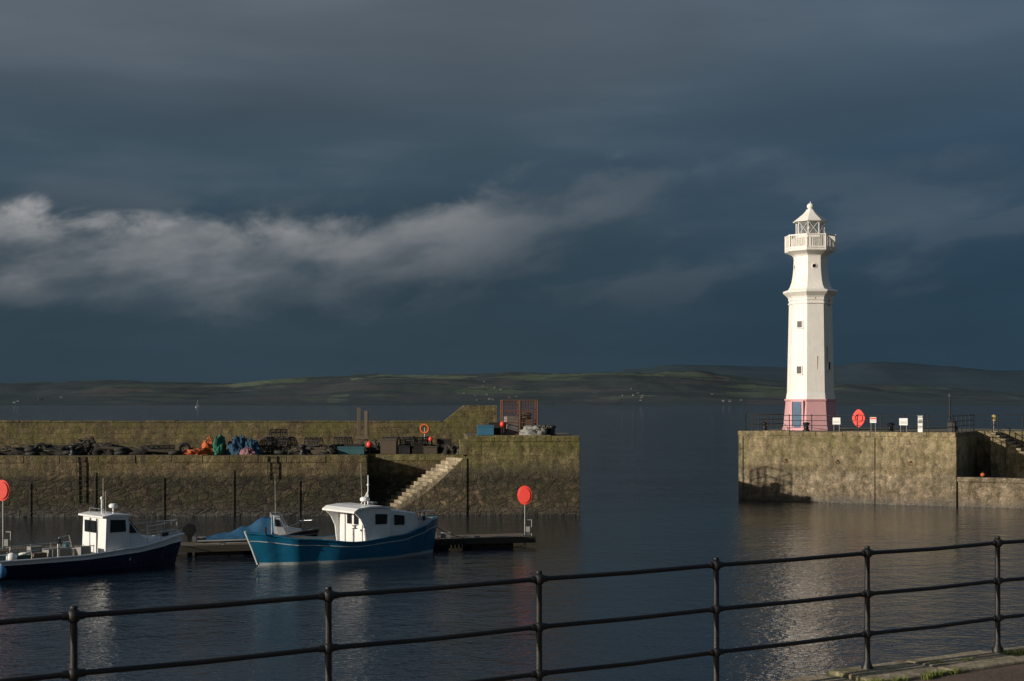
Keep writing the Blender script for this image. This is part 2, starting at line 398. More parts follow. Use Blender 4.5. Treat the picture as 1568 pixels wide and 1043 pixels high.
# ------------------------------------------------------------------ left breakwater (local frame, origin at seaward corner)
LA = math.atan2(1.8, 32.6); LO = (3.9, 81.5, 0)
mb = MB()
mb.bx(-70, -12.15, 0, 8.2, -3, 3.4, 0)
mb.bx(-12.15, -6.48, 1.62, 8.2, -3, 3.395, 0)
xx = -70
while xx < -12.3:
    wd = random.uniform(1.5, 2.3); x2 = min(xx+wd-.02, -12.17)
    mb.bx(xx, x2, -.04+random.uniform(-.02, .02), .62, 3.02, 3.43+random.uniform(-.03, .03), 0); xx += wd
mb.bx(-12.15, -6.5, 1.56, 2.1, 3.04, 3.43, 1)
mb.bx(-6.48, 0, 0, 8.6, -3, 4.2, 1)
xx = -6.5
while xx < -.1:
    x2 = min(xx+1.62, .03); mb.bx(xx, x2-.015, -.05, .8, 4.19, 4.52+random.uniform(-.02, .025), 1); xx += 1.62
mb.bx(-6.47, -.03, .8, 8.5, 4.18, 4.5, 3)
mb.bx(-6.9, -5.65, -.02, 1.4, 3.43, 4.30, 1)
mb.prism([(-70, -3), (-4.36, -3), (-4.36, 6.24), (-6.5, 6.24), (-7.8, 5.2), (-70, 5.2)], 8.3, 9.6, 'y', 2)
xx = -70
while xx < -7.9:
    x2 = min(xx+1.9, -7.85); mb.bx(xx, x2-.02, 8.26, 9.7, 5.19, 5.29+random.uniform(-.03, .03), 2); xx += 1.9
mb.bx(-70, -8, 7.7, 8.31, 3.39, 3.85, 2)
N = 17
for i in range(N):
    xs = -11.35+i*.288; zt = .06+i*.2+random.uniform(-.015, .015)
    sk = .95
    mb.prism([(xs, .01), (xs+.286, .01), (xs+.286-sk, 1.6), (xs-sk, 1.6)], -3, zt, 'z', 4)
pl = [(-10.6, -3), (-6.47, -3), (-6.47, 3.25), (-6.75, 3.2)]
for i in range(9):
    f = i/8.; pl.append((-6.75-(3.85)*f, 3.2-3.0*f-.28*sin(pi*f)))
mb.prism(pl, -.06, .30, 'y', 1)
bw = mb.build('breakwater_quay', [left_stone, end_stone, back_stone, deck_stone, step_stone], LO, LA, .03)
mb = MB()
for xs, z0 in ((-31., 1.9), (-27.4, 2.5), (-23.6, 2.2), (-19.7, 2.6), (-16., 2.0), (-7.5, 1.8)):
    mb.bx(xs-.03, xs+.03, -.065, -.04, -2, z0, 0)
mb.build('timber_fender', [M['timber']], LO, LA)
def ladder(name, xs, z0, z1, w=.45):
    mb = MB()
    for q in (-w/2, w/2): mb.bx(xs+q-.025, xs+q+.025, -.12, -.07, z0, z1)
    zz = z0+.1
    while zz < z1-.05: mb.tube((xs-w/2, -.10, zz), (xs+w/2, -.10, zz), .016); zz += .28
    mb.build(name, [M['timber']], LO, LA)
ladder('quay_ladder', -17.5, 2.1, 3.4, .5); ladder('quay_ladder', -28.2, .8, 3.4, .4)

def PY(X, d): return 81.5+(X-3.9)*.0552+d
ZD = 3.43
def place(ob, X, d, z=ZD, rz=0.): ob.location = (X, PY(X, d), z); ob.rotation_euler[2] = rz; return ob

def mound(name, X, d, sx, sy, sz, mat, seed=0, z=ZD, ropes=0):
    mb = MB(); n = 56; k = 18; vs = []
    for j in range(k+1):
        th = (pi/2)*j/k
        for i in range(n):
            a = 2*pi*i/n
            p = Vector((sin(th)*cos(a), sin(th)*sin(a), cos(th)))
            f = 1+.42*mn.fractal(p*1.9+Vector((seed, 0, 0)), 1., 2., 4)+.16*mn.noise(p*9+Vector((seed, 3, 0)))
            vs.append((p.x*f*sx, p.y*f*sy, max(-.02, p.z*f*sz)))
    mb.add(vs, [(j*n+i, (j+1)*n+i, (j+1)*n+(i+1) % n, j*n+(i+1) % n) for j in range(k) for i in range(n)], 0, True)
    rnd = random.Random(seed)
    for q in range(ropes):
        a0 = rnd.uniform(0, 6.28); pts = []
        for i in range(9):
            a = a0+i*.35; rr = rnd.uniform(.35, .95)
            pts.append((cos(a)*rr*sx, sin(a)*rr*sy, sz*math.sqrt(max(0, 1-rr*rr))*1.08+.03))
        mb.path(pts, .03, 5, 1)
    ob = mb.build(name, [mat, M['rope']]); place(ob, X, d, z); return ob

for (X, d, sx, sy, sz, mt) in ((-28.6, 1.8, 1.2, .6, .42, 'dnet'), (-26.3, 1.6, 1.3, .7, .50, 'dnet'), (-23.3, 1.7, 1.0, .7, .62, 'dnet'), (-21.4, 1.4, 1.3, .6, .42, 'dnet'), (-24.6, 2.5, .8, .6, .8, 'dnet'), (-30.5, 1.7, 1.1, .6, .38, 'dnet'),
        (-18.2, 1.3, .8, .6, .36, 'orange'), (-17.5, 1.9, .40, .45, .85, 'orange'), (-16.9, 1.6, .42, .6, .95, 'green'), (-15.8, 1.7, .62, .6, 1.0, 'blue'), (-15.0, 1.6, .5, .5, .85, 'blue'), (-15.1, 1.0, .42, .35, .40, 'purple'),
        (-12.2, 1.3, .7, .5, .35, 'dnet'), (-10.6, 1.0, .5, .4, .30, 'dnet'), (-7.9, 2.9, .7, .5, .7, 'dnet'), (-3.6, 1.9, .45, .4, .5, 'dnet')):
    mound('fishing_net_pile', X, d, sx, sy, sz, M[mt], int(abs(X)*7) % 23, ropes=3 if mt == 'dnet' else 1)
mb = MB(); mb.tube((-2.6, 0, .42), (2.4, .1, .12), .11, .07, mat=0); mb.tube((-2.4, .5, .12), (2.0, .4, .1), .08, mat=0)
place(mb.build('spar_pole', [M['timber']]), -20.8, .9)
# old tyres lying along the deck
rt = random.Random(17)
for (X, d, k) in ((-29.6, .9, 1), (-27.3, 1.0, 2), (-25.2, .9, 1), (-22.3, .9, 2), (-19.2, .8, 1), (-13.3, .9, 1), (-11.6, 2.1, 2)):
    mb = MB()
    for q in range(k): mb.torus((rt.uniform(-.06, .06), rt.uniform(-.06, .06), .12+q*.2), .27, .115, (rt.uniform(-.15, .15), rt.uniform(-.15, .15), 1), 0, 22, 10)
    if rt.random() < .6: mb.torus((.5, .1, .34), .27, .11, (.3, -1, .2), 0, 22, 10)
    place(mb.build('old_tyre', [M['tyre']]), X, d)

def creel_mesh():
    mb = MB(); L, Wd, H = .95, .6, .46
    for yy in (-Wd/2, 0, Wd/2): mb.tube((-L/2, yy, .03), (L/2, yy, .03), .025, n=6, mat=0)
    for xx in (-L/2, -L/6, L/6, L/2):
        mb.tube((xx, -Wd/2, .03), (xx, Wd/2, .03), .028, n=6, mat=0)
        mb.path([(xx, Wd/2*cos(a), .03+H*sin(a)) for a in [pi*i/8 for i in range(9)]], .026, 6, 0)
    for a in (pi*.2, pi*.5, pi*.8): mb.tube((-L/2, Wd/2*cos(a), .03+H*sin(a)), (L/2, Wd/2*cos(a), .03+H*sin(a)), .022, n=6, mat=0)
    for k in range(11):
        xx = -L/2+L*k/10
        mb.path([(xx+.04*(i % 2), Wd/2*.97*cos(a), .03+H*.97*sin(a)) for i, a in enumerate([pi*i/8 for i in range(9)])], .010, 4, 1)
    for k in range(9):
        a = pi*k/8; mb.tube((-L/2, Wd/2*.97*cos(a), .03+H*.97*sin(a)), (L/2, Wd/2*.97*cos(a), .03+H*.97*sin(a)), .009, n=4, mat=1)
    return mb
cm = creel_mesh().build('lobster_creel', [M['black'], M['dnet']])
first = True
def creel(X, d, z, rz):
    global first
    ob = cm if first else bpy.data.objects.new('lobster_creel', cm.data)
    if not first: sc.collection.objects.link(ob)
    first = False; place(ob, X, d, z, rz)
rr = random.Random(3)
for (x0, x1, rows, d) in ((-14.4, -12.4, 2, 2.2), (-14.2, -12.9, 3, 3.4), (-7.3, -4.6, 2, 2.6), (-6.2, -4.3, 2, 3.8), (-11.8, -10.6, 2, 2.4), (-10.2, -9.3, 2, 3.4), (-21.0, -19.6, 1, 2.6), (-27.8, -26.2, 1, 2.8)):
    for r in range(rows):
        X = x0+.2*r
        while X < x1-.2*r:
            creel(X, d+rr.uniform(-.15, .15), ZD+r*.46, rr.choice((0, 1.57, .3, -.3, 1.3))); X += rr.uniform(.72, .95)

def crate(name, X, d, z, L, Wd, H, mat, rz=0., lid=False):
    mb = MB(); tk = .04
    mb.bx(-L/2, L/2, -Wd/2, Wd/2, 0, tk)
    for sx in (-1, 1): mb.box((sx*(L/2-tk/2), 0, H/2+tk/2), (tk, Wd, H-tk))
    for sy in (-1, 1): mb.box((0, sy*(Wd/2-tk/2), H/2+tk/2), (L-2*tk-.004, tk, H-tk))
    for sy in (-1, 1): mb.box((0, sy*(Wd/2+.012), H-.04), (L+.05, .03, .07))
    for sx in (-1, 1): mb.box((sx*(L/2+.012), 0, H-.04), (.03, Wd-.01, .07))
    if lid: mb.box((0, 0, H+.02), (L+.06, Wd+.06, .04))
    place(mb.build(name, [mat], bevel=.006), X, d, z, rz)
crate('fish_box', -9.3, 1.6, ZD, 1.5, .7, .40, M['teal'], .05, True)
crate('fish_box', -9.2, 2.4, ZD, 1.0, .7, .55, M['dnet'], -.1)
crate('fish_box', -11.2, 1.3, ZD, .8, .6, .4, M['wood'], .15)
crate('fish_box', -7.2, 1.9, ZD, .9, .7, .85, M['wood'], .1, True)
crate('fish_box', -6.3, 1.9, ZD, .8, .6, .45, M['outb'], -.1, True)
crate('fish_box', -5.5, 1.9, ZD, .7, .5, .65, M['dnet'], .2)
crate('fish_box', -4.8, 2.0, ZD, .8, .5, .45, M['wood'], .2)
crate('fish_box', -4.0, 2.6, ZD, .8, .5, .85, M['dnet'], .0)
crate('fish_box', -10.4, 3.6, ZD, .8, .5, .45, M['wood'], .1)
crate('plastic_tub', -1.55, 1.6, 4.52, .95, .7, .55, M['tub'], .05, True)
crate('plastic_tub', -1.0, 2.6, 4.5, .7, .6, .75, M['dnet'], .0)
for (X, d, z, r, mt) in ((-8.3, 1.9, ZD+.55, .17, 'red'), (-4.75, 2.1, ZD+.85, .13, 'red'), (-.55, 1.8, 5.15, .16, 'red')):
    mb = MB(); mb.ball((0, 0, 0), r, 0, 14, (1, 1, 1.15)); mb.tube((0, 0, r), (0, 0, r*1.5), .04, mat=1); mb.tube((0, 0, -r*1.0), (0, 0, 4.52-z if z > 5 else ZD-z), .03, mat=1)
    place(mb.build('mooring_buoy', [M[mt], M['rope']]), X, d, z)
mb = MB(); mb.box((0, 0, 1.35), (.22, .22, 2.7), 0, .1); mb.box((.42, .1, 1.25), (.2, .2, 2.5), 0, -.1); mb.box((.2, -.13, .9), (.8, .07, .18), 0)
place(mb.build('mooring_post', [M['wood'], M['fend']], bevel=.015), -9.05, 3.4)
mb = MB(); mb.tube((0, .1, 0), (0, .1, 1.5), .04, mat=1); mb.torus((0, 0, 1.45), .25, .06, (0.2, 1, .1), 0, 24, 8)
place(mb.build('lifebuoy', [M['orange'], M['grey']]), -5.15, 2.9)
def bollard(X, d, z):
    mb = MB(); mb.lathe([(.22, 0), (.24, .04), (.16, .10), (.14, .38), (.22, .44), (.23, .52), (.12, .58)], 16, mat=0, smooth=True)
    place(mb.build('mooring_bollard', [M['black']]), X, d, z)
bollard(2.35, 1.3, 4.52); bollard(-12.0, .9, ZD); bollard(-24.9, .7, ZD); bollard(-3.05, 1.2, ZD)
mb = MB(); cw, cd, ch = 2.05, 1.6, 2.05
for xx in (0, cw*.5, cw):
    for yy in (0, cd): mb.tube((xx, yy, 0), (xx, yy, ch), .04, n=6)
for zz in (.05, .75, 1.4, ch):
    for yy in (0, cd): mb.tube((0, yy, zz), (cw, yy, zz), .032, n=6)
    for xx in (0, cw): mb.tube((xx, 0, zz), (xx, cd, zz), .032, n=6)
for i in range(14):
    xx = cw*i/13
    for yy in (0.01, cd-.01): mb.tube((xx, yy, 0), (xx, yy, ch), .009, n=4)
for i in range(12):
    zz = ch*i/11
    for yy in (0.01, cd-.01): mb.tube((0, yy, zz), (cw, yy, zz), .009, n=4)
    for xx in (0.01, cw-.01): mb.tube((xx, 0, zz), (xx, cd, zz), .009, n=4)
mb.tube((0, 0, .05), (cw*.5, 0, 1.4), .02, n=5)
mb.box((.55, .8, .55), (.7, .7, 1.1), 1, .2); mb.box((1.45, .9, .45), (.7, .6, .9), 2, -.1)
for q in range(3): mb.torus((1.4, .7, 1.0+.12*q), .28, .05, (0, .2, 1), 3, 14, 6)
place(mb.build('storage_cage', [M['rust'], M['deck'], M['wood'], M['rope']]), -.55, 1.9, 4.5, .06)
mound('fishing_net_pile', 1.25, .9, .75, .4, .52, M['deck'], 5, 4.52, 2)
mound('fishing_net_pile', 2.0, 1.7, .4, .4, .55, M['dnet'], 9, 4.5, 2)

# ------------------------------------------------------------------ right pier
RA = math.atan2(-6.5, 12.4); RO = (15, 94.2, 0)
def RP(x, y): return (RO[0]+x*cos(RA)-y*sin(RA), RO[1]+x*sin(RA)+y*cos(RA))
mb = MB()
mb.bx(0, 14, 0, 16, -3, 4.28, 0)
xx = -.03
while xx < 13.9:
    x2 = min(xx+1.75, 14.03); mb.bx(xx, x2-.018, -.04+random.uniform(-.01, .01), .8, 4.27, 4.56+random.uniform(-.02, .02), 0); xx += 1.75
mb.bx(0.02, 13.98, .8, 15.9, 4.2, 4.545, 1)
mb.bx(13.98, 60, 7.5, 16, -3, 4.53, 0)
mb.bx(14.02, 60, 0.15, 7.48, -3, 1.55, 0)
mb.bx(14.02, 60, .05, .8, 1.54, 1.82, 0)
for i in range(15):
    xs = 15.2+i*.31
    mb.bx(xs, xs+.308, 5.2, 7.47, 1.5, 4.44-i*.2-.09, 0)
    mb.bx(xs-.02, xs+.33, 5.1, 7.46, 4.44-i*.2-.085, 4.50-i*.2, 2)
for xs in (.22, 8.9):
    mb.bx(xs-.10, xs+.10, -.07, -.02, -2, 4.2, 0)
mb.build('harbour_pier', [right_stone, deck_stone, step_stone], RO, RA, .03)
mb = MB()
for xs in (3.2, 6.6, 11.2):
    mb.torus((xs, -.1, 2.6), .10, .018, (0, 1, .2), 0, 16, 6); mb.box((xs, -.05, 2.72), (.08, .1, .1), 0)
mb.build('mooring_ring', [M['rust']], RO, RA)
def railing(name, pts, z, h=1.05, rails=(.55, 1.03), sp=1.55, r=.028, mat='black'):
    mb = MB()
    for (a, b) in zip(pts[:-1], pts[1:]):
        za = a[2] if len(a) > 2 else 0; zb = b[2] if len(b) > 2 else 0
        a = Vector((a[0], a[1], za)); b = Vector((b[0], b[1], zb)); L = (b-a).length; n = max(1, round(L/sp))
        for i in range(n+1):
            p = a+(b-a)*i/n
            mb.tube((p.x, p.y, z+p.z), (p.x, p.y, z+h+p.z), r*1.15, n=8); mb.ball((p.x, p.y, z+h+p.z), r*1.9, 0, 8)
            mb.tube((p.x, p.y, z+p.z), (p.x, p.y, z+.05+p.z), r*2.5, n=8)
        for q in rails: mb.tube((a.x, a.y, z+q+a.z), (b.x, b.y, z+q+b.z), r*.75, n=6)
    return mb.build(name, [M[mat]])
railing('pier_railing', [RP(.35, 9), RP(.35, .45), RP(13.7, .45), RP(13.7, 7.8), RP(40, 7.8)], 4.55, rails=(.38, .7, 1.03))
railing('stair_handrail', [RP(15.3, 5.2), (*RP(19.6, 5.2), -2.85)], 4.50, h=.95, rails=(.5, .93), sp=1.3)

# ---- lighthouse
LC = (20.35, 97.0)
PH = radians(-90-20.3)
def face_frame(k):
    a = PH+radians(45*k+22.5); n = Vector((cos(a), sin(a), 0)); u = Vector((-sin(a), cos(a), 0)); return n, u, a
mb = MB()
W_, PK, DK, BL, GL, ST, RS = range(7)
mb.lathe([(1.90, 4.5), (1.90, 4.72), (1.84, 4.76), (1.68, 6.50), (1.76, 6.55), (1.76, 6.66)], 8, ph=PH, mat=PK)
mb.lathe([(1.66, 6.66), (1.62, 6.95), (1.585, 7.1), (1.45, 13.28), (1.45, 13.3), (1.50, 13.36), (1.50, 13.5), (1.56, 13.62), (1.83, 13.86), (1.86, 13.9), (1.86, 14.0), (1.78, 14.04),
          (1.62, 14.06), (1.50, 14.14), (1.38, 14.34), (1.27, 14.68), (1.20, 15.1), (1.15, 15.6), (1.13, 16.2), (1.15, 16.35), (1.25, 16.46), (1.5, 16.58), (1.70, 16.66), (1.74, 16.70), (1.74, 16.82), (1.30, 16.83), (1.30, 17.6), (1.0, 17.62), (1.0, 17.76), (1.06, 17.78), (1.06, 17.84)], 8, ph=PH, mat=W_)
mb.lathe([(1.52, 13.1), (1.52, 13.2)], 8, ph=PH, mat=W_)
R = 1.68
vt = [Vector((R*cos(PH+radians(45*k)), R*sin(PH+radians(45*k)), 0)) for k in range(8)]
for k in range(8):
    a, b = vt[k], vt[(k+1) % 8]; ang = math.atan2(b.y-a.y, b.x-a.x)
    mb.box((a.x, a.y, 17.3), (.11, .11, 1.0), W_, PH+radians(45*k))
    for zz, hh in ((16.9, .1), (17.74, .08)):
        mb.box(((a.x+b.x)/2, (a.y+b.y)/2, zz), ((b-a).length, .08, hh), W_, ang)
    for i in range(1, 10):
        p = a+(b-a)*i/10; mb.box((p.x, p.y, 17.31), (.035, .035, .76), W_, ang)
rl = .96
lv = [Vector((rl*cos(PH+radians(45*k)), rl*sin(PH+radians(45*k)), 0)) for k in range(8)]
mb.lathe([(rl-.03, 17.8), (rl-.03, 18.72)], 8, ph=PH, mat=GL, cap=False)
for k in range(8):
    a, b = lv[k], lv[(k+1) % 8]
    mb.tube((a.x, a.y, 17.8), (a.x, a.y, 18.74), .03, n=6, mat=W_)
    mb.tube((a.x, a.y, 17.8), (b.x, b.y, 18.72), .014, n=6, mat=W_); mb.tube((b.x, b.y, 17.8), (a.x, a.y, 18.72), .014, n=6, mat=W_)
mb.lathe([(.22, 17.8), (.22, 17.95), (.3, 18.0), (.34, 18.2), (.34, 18.35), (.28, 18.55), (.15, 18.65)], 12, mat=ST, smooth=True)
mb.lathe([(1.0, 18.70), (1.17, 18.71), (1.19, 18.77), (1.10, 18.83), (.80, 19.06), (.52, 19.28), (.38, 19.42), (.30, 19.50), (.30, 19.56), (.16, 19.58), (.14, 19.66)], 8, ph=PH, mat=W_)
mb.ball((0, 0, 19.80), .24, W_, 16, (1, 1, .9)); mb.tube((0, 0, 20.0), (0, 0, 20.12), .03, mat=W_)
def onface(k, z, R, w, h, mat, proud=.03, off=0, th=.06):
    n, u, fa = face_frame(k); ap = R*cos(pi/8)
    p = n*(ap+proud-th/2)+u*off; mb.box((p.x, p.y, z), (th, w, h), mat, fa)
def window(k, z, R, w, h, off=0):
    for q in (-1, 1): onface(k, z, R, .06, h+.12, W_, .05, off+q*(w/2+.03), .1)
    onface(k, z+h/2+.03, R, w, .06, W_, .05, off, .1); onface(k, z-h/2-.04, R, w+.18, .07, W_, .08, off, .14)
    onface(k, z, R, w, h, DK, .015, off, .05)
window(-1, 11.70, 1.487, .36, .42, .02); window(-1, 8.62, 1.553, .36, .48, .02); window(1, 8.9, 1.55, .28, .5); window(-3, 10., 1.52, .3, .5)
onface(0, 9.1, 1.543, .035, .9, RS, .01, .12); onface(0, 13.55, 1.5, .06, .3, RS, .01, 0); onface(1, 13.2, 1.5, .08, .5, RS, .01, .1); onface(1, 9.6, 1.54, .06, 1.2, RS, .01, -.2)
for k in (0, 2, 4, 6):
    n, u, fa = face_frame(k); c = n*(1.16*cos(pi/8))
    mb.torus((c.x, c.y, 15.65), .15, .03, n, W_, 18, 6)
    mb.tube((c.x-n.x*.05, c.y-n.y*.05, 15.65), (c.x+n.x*.015, c.y+n.y*.015, 15.65), .14, n=16, mat=DK)
onface(-1, 5.5, 1.78, .72, 1.95, BL, .05, 0, .2)
onface(-1, 6.53, 1.70, .95, .12, PK, .12, 0, .2)
for q in (-.43, .43): onface(-1, 5.5, 1.79, .12, 2.0, PK, .09, q, .2)
for zz in (5.05, 5.95): onface(-1, zz, 1.78, .5, .62, BL, .07, 0, .2)
m, t, b = newmat('lantern_glass'); b.inputs['Base Color'].default_value = (.3, .33, .36, 1); b.inputs['Roughness'].default_value = .04
b.inputs['Alpha'].default_value = .3
MG = m
mb.build('lighthouse', [M['white'], M['pink'], M['dark'], M['bdoor'], MG, M['silver'], paint('rust_stain', (.35, .2, .1), .9, .4)], (LC[0], LC[1], 0))

def on_pier(mb, name, mats, x, y, z=4.55, rz=None, bevel=0):
    p = RP(x, y); return mb.build(name, mats, (p[0], p[1], z), RA if rz is None else rz, bevel)
mb = MB()
mb.tube((0, .08, 0), (0, .08, 1.3), .04, mat=1)
pl = []
for i in range(24):
    a = 2*pi*i/24; rx, rz_ = .40, .56; k = 1+.05*cos(4*a); pl.append((rx*k*cos(a), .86+rz_*k*sin(a)))
mb.prism(pl, -.10, .06, 'y', 0)
mb.torus((0, -.11, .9), .24, .05, (0, 1, 0), 0, 20, 6)
on_pier(mb, 'lifebuoy_housing', [M['red'], M['grey']], 7.85, .55, bevel=.03)
def sign(x, w, h, zc, red=False, y=.38):
    mb = MB(); mb.box((0, 0, zc), (w, .03, h), 0); mb.box((0, -.02, zc-h*.18), (w*.8, .012, h*.08), 2); mb.box((0, -.02, zc-h*.02), (w*.8, .012, h*.06), 2)
    mb.box((0, -.02, zc+h*.28), (w*.92, .012, h*.3), 1)
    for q in (-w*.35, w*.35): mb.tube((q, .035, 0), (q, .035, zc+h*.3), .02, mat=3)
    on_pier(mb, 'harbour_sign', [M['sign'], M['red'] if red else M['sign'], M['grey'], M['grey']], x, y)
sign(6.45, .50, .44, .68); sign(8.8, .40, .36, .76, True); sign(10.7, .52, .44, .66)
mb = MB(); mb.box((0, 0, .5), (.30, .22, 1.0), 0); mb.box((0, 0, 1.03), (.36, .28, .06), 0); mb.box((0, -.12, .7), (.2, .02, .25), 1)
on_pier(mb, 'power_pedestal', [M['sign'], M['grey']], 11.65, .9, bevel=.02)
mb = MB(); mb.tube((0, 0, 0), (0, 0, 2.45), .06, .045, mat=0); mb.tube((0, 0, 1.4), (.55, 0, .0), .035, mat=0); mb.tube((0, 0, 1.2), (-.2, .0, .0), .03, mat=0); mb.box((0, -.06, 2.3), (.12, .1, .18), 0); mb.box((.15, 0, .35), (.5, .35, .7), 0)
on_pier(mb, 'davit_post', [M['black']], 13.45, .8)
mb = MB(); mb.tube((0, 0, 0), (0, 0, 1.1), .03, mat=0); mb.box((0, -.04, .85), (.22, .03, .36), 1); mb.torus((0, -.08, .85), .07, .02, (0, 1, 0), 2, 14, 6)
on_pier(mb, 'warning_sign', [M['grey'], paint('yellow_sign', (.35, .27, .05), .5, .1), M['dark']], 15.0, 7.7)
for xb in (1.4, 4.2, 9.7):
    mb = MB(); mb.lathe([(.24, 0), (.26, .04), (.17, .10), (.15, .38), (.23, .44), (.24, .52), (.12, .58)], 16, mat=0, smooth=True)
    on_pier(mb, 'mooring_bollard', [M['black']], xb, 1.3)
mb = MB(); mb.ball((0, 0, .13), .14, 0, 14, (1, 1, .9)); mb.torus((0, 0, .27), .05, .015, (1, 0, 0), 1, 12, 6)
on_pier(mb, 'mooring_buoy', [M['orange'], M['rope']], 15.4, 1.0, 1.56+.26)

# ------------------------------------------------------------------ pontoon
PA = math.atan(.29); PO = (1.0, 63.2, 0)
mb = MB()
Lp = 30
mb.bx(-Lp, 0, 0, 1.9, .30, .42, 1)
n = int(Lp/.14)
for i in range(n):
    mb.bx(-Lp+i*.14+.008, -Lp+(i+1)*.14-.008, .03, 1.87, .415, .45+random.uniform(0, .006), 0)
mb.bx(-Lp, .03, -.07, -.005, .20, .47, 1); mb.bx(-Lp, .03, 1.905, 1.97, .20, .47, 1)
for i in range(11):
    xs = -Lp+.6+i*2.95
    if xs < -.2: mb.bx(xs, min(-.05, xs+1.9), .1, 1.8, -.35, .30, 2)
for i in range(14):
    xs = -Lp+1+i*2.2; mb.tube((xs-.12, .12, .52), (xs+.12, .12, .52), .03, mat=3); mb.tube((xs, .12, .44), (xs, .12, .52), .03, mat=3)
for i in range(9): mb.torus((-4.6+i*.17, -.10, .22), .14, .035, (1, 0, 0), 2, 12, 6)
mb.build('mooring_pontoon', [M['wood'], M['timber'], M['dnet'], M['grey']], PO, PA)
def PP(x, y): return (PO[0]+x*cos(PA)-y*sin(PA), PO[1]+x*sin(PA)+y*cos(PA))
def marker(x, y, ztop, rx=.33, rz_=.43):
    mb = MB(); mb.tube((0, 0, -.4), (0, 0, ztop-.1), .035, mat=1)
    pl = [(rx*cos(2*pi*i/28), ztop+rz_*sin(2*pi*i/28)) for i in range(28)]
    mb.prism(pl, -.11, -.04, 'y', 0)
    pl = [(rx*.8*cos(2*pi*i/28), ztop+rz_*.8*sin(2*pi*i/28)) for i in range(28)]
    mb.prism(pl, -.15, -.112, 'y', 0)
    for q in (-.02, .3): mb.tube((q, .05, -.3), (q, .05, .75), .03, mat=1)
    for zz in (.1, .42, .74): mb.tube((-.02, .05, zz), (.3, .05, zz), .025, mat=1)
    mb.box((.14, .0, .3), (.18, .08, .28), 2)
    p = PP(x, y); mb.build('lifebuoy_post', [M['red'], M['grey'], M['deck']], (p[0], p[1], .45), -.15, .015)
marker(-.35, .3, 1.84); marker(-22.3, .5, 2.42)
mb = MB(); mb.box((0, 0, .14), (.5, .3, .28), 0); mb.box((.7, .1, .12), (.4, .3, .24), 1)
p = PP(-4.6, .5); mb.build('dock_step', [M['deck'], M['deck']], (p[0], p[1], .455), PA, .02)

# ------------------------------------------------------------------ boats
def loft(mb, L, hb, sheer, rk0, rk1, deckz, paintm, bootm, inm, railm, n=36, topm=None, strake=None):
    topm = paintm if topm is None else topm
    strake = railm if strake is None else strake
    rows = []
    fr = [(0, -.42), (.5, -.36), (.84, -.05), (.90, .12)]
    for i in range(n+1):
        t_ = i/n; b = hb(t_); s = sheer(t_)
        pts = list(fr)+[(.94, .12+(s-.12)*.35), (.975, .12+(s-.12)*.72), (1., s)]
        rk = -rk0*max(0, 1-t_*3)**1.5+rk1*max(0, t_*3-2)**1.5
        full = 1-max(0, t_*3-2)*.45-max(0, 1-t_*3)*.25
        row = []
        for k, (f, zz) in enumerate(pts):
            ff = f if k == 6 else f*(full+(1-full)*(max(0, zz)/max(s, .1)))
            row.append((L*t_+rk*zz, b*ff, zz))
        ins = max(b-.09, .004); xin = L*t_+rk*s
        ins2 = max(b*.90*(full+(1-full)*deckz/s)-.14, .003)
        row.append((xin, ins, s)); row.append((L*t_+rk*deckz, ins2, deckz))
        rows.append(row)
    K = len(rows[0])
    mats = [bootm, bootm, bootm, paintm, paintm, topm, railm, inm]
    for sgn in (-1, 1):
        for k in range(K-1):
            vs = []
            for r in rows: vs.append((r[k][0], sgn*r[k][1], r[k][2])); vs.append((r[k+1][0], sgn*r[k+1][1], r[k+1][2]))
            mb.add(vs, [(2*i, 2*i+2, 2*i+3, 2*i+1) for i in range(n)], mats[k], k < 6)
        mb.path([(r[6][0], sgn*(r[6][1]+.02), r[6][2]-.02) for r in rows], .04, 6, railm)
        mb.path([(r[5][0], sgn*(r[5][1]+.005), r[5][2]) for r in rows], .020, 6, strake)
    vs = []
    for r in rows: vs.append((r[-1][0], r[-1][1], r[-1][2])); vs.append((r[-1][0], -r[-1][1], r[-1][2]))
    mb.add(vs, [(2*i, 2*i+2, 2*i+3, 2*i+1) for i in range(n)], inm)
    for r in (rows[0], rows[-1]):
        for k in range(6):
            mb.add([(r[k][0], r[k][1], r[k][2]), (r[k+1][0], r[k+1][1], r[k+1][2]), (r[k+1][0], -r[k+1][1], r[k+1][2]), (r[k][0], -r[k][1], r[k][2])], [(0, 1, 2, 3)], mats[k])
    return rows

def interp(tab): return lambda q: lerp_table(tab, q)

mb = MB(); G, HB, BT, GLS, DKG, SV, RB, WHT = range(8)
L2 = 8.3
loft(mb, L2, interp([(0, .06), (.06, .45), (.18, .95), (.4, 1.38), (.65, 1.4), (.85, .98), (.95, .45), (1, .05)]),
     interp([(0, 1.32), (.2, 1.02), (.45, .82), (.7, .98), (1, 1.5)]), .42, .18, .42, HB, BT, WHT, HB, strake=BT)
mb.path([(-.60, 0, 1.38), (-.30, 0, .7), (-.04, 0, .05)], .05, 6, BT)
x0, x1 = 4.35, 5.35; hw = 1.18; zt = 2.12
mb.prism([(x0, .43), (x1, .43), (x1+.05, zt-.05), (x0-.02, zt)], -hw, hw, 'y', G)
rf = [(-.75, 2.02), (-.55, 2.14), (0, 2.2), (.6, 2.2), (1.1, 2.12)]
pl = [(x0+a, b) for a, b in rf]+[(x0+a, b-.07) for a, b in reversed(rf)]
mb.prism(pl, -hw-.08, hw+.08, 'y', G)
for sgn in (-1, 1):
    pl = [(x0-.72, 2.0), (x0-.55, 2.06), (x0-.01, 2.12), (x0-.01, .6), (x0-.12, .6), (x0-.2, 1.3), (x0-.4, 1.7)]
    mb.prism(pl, sgn*(hw-.03)-.03, sgn*(hw-.03)+.03, 'y', G)
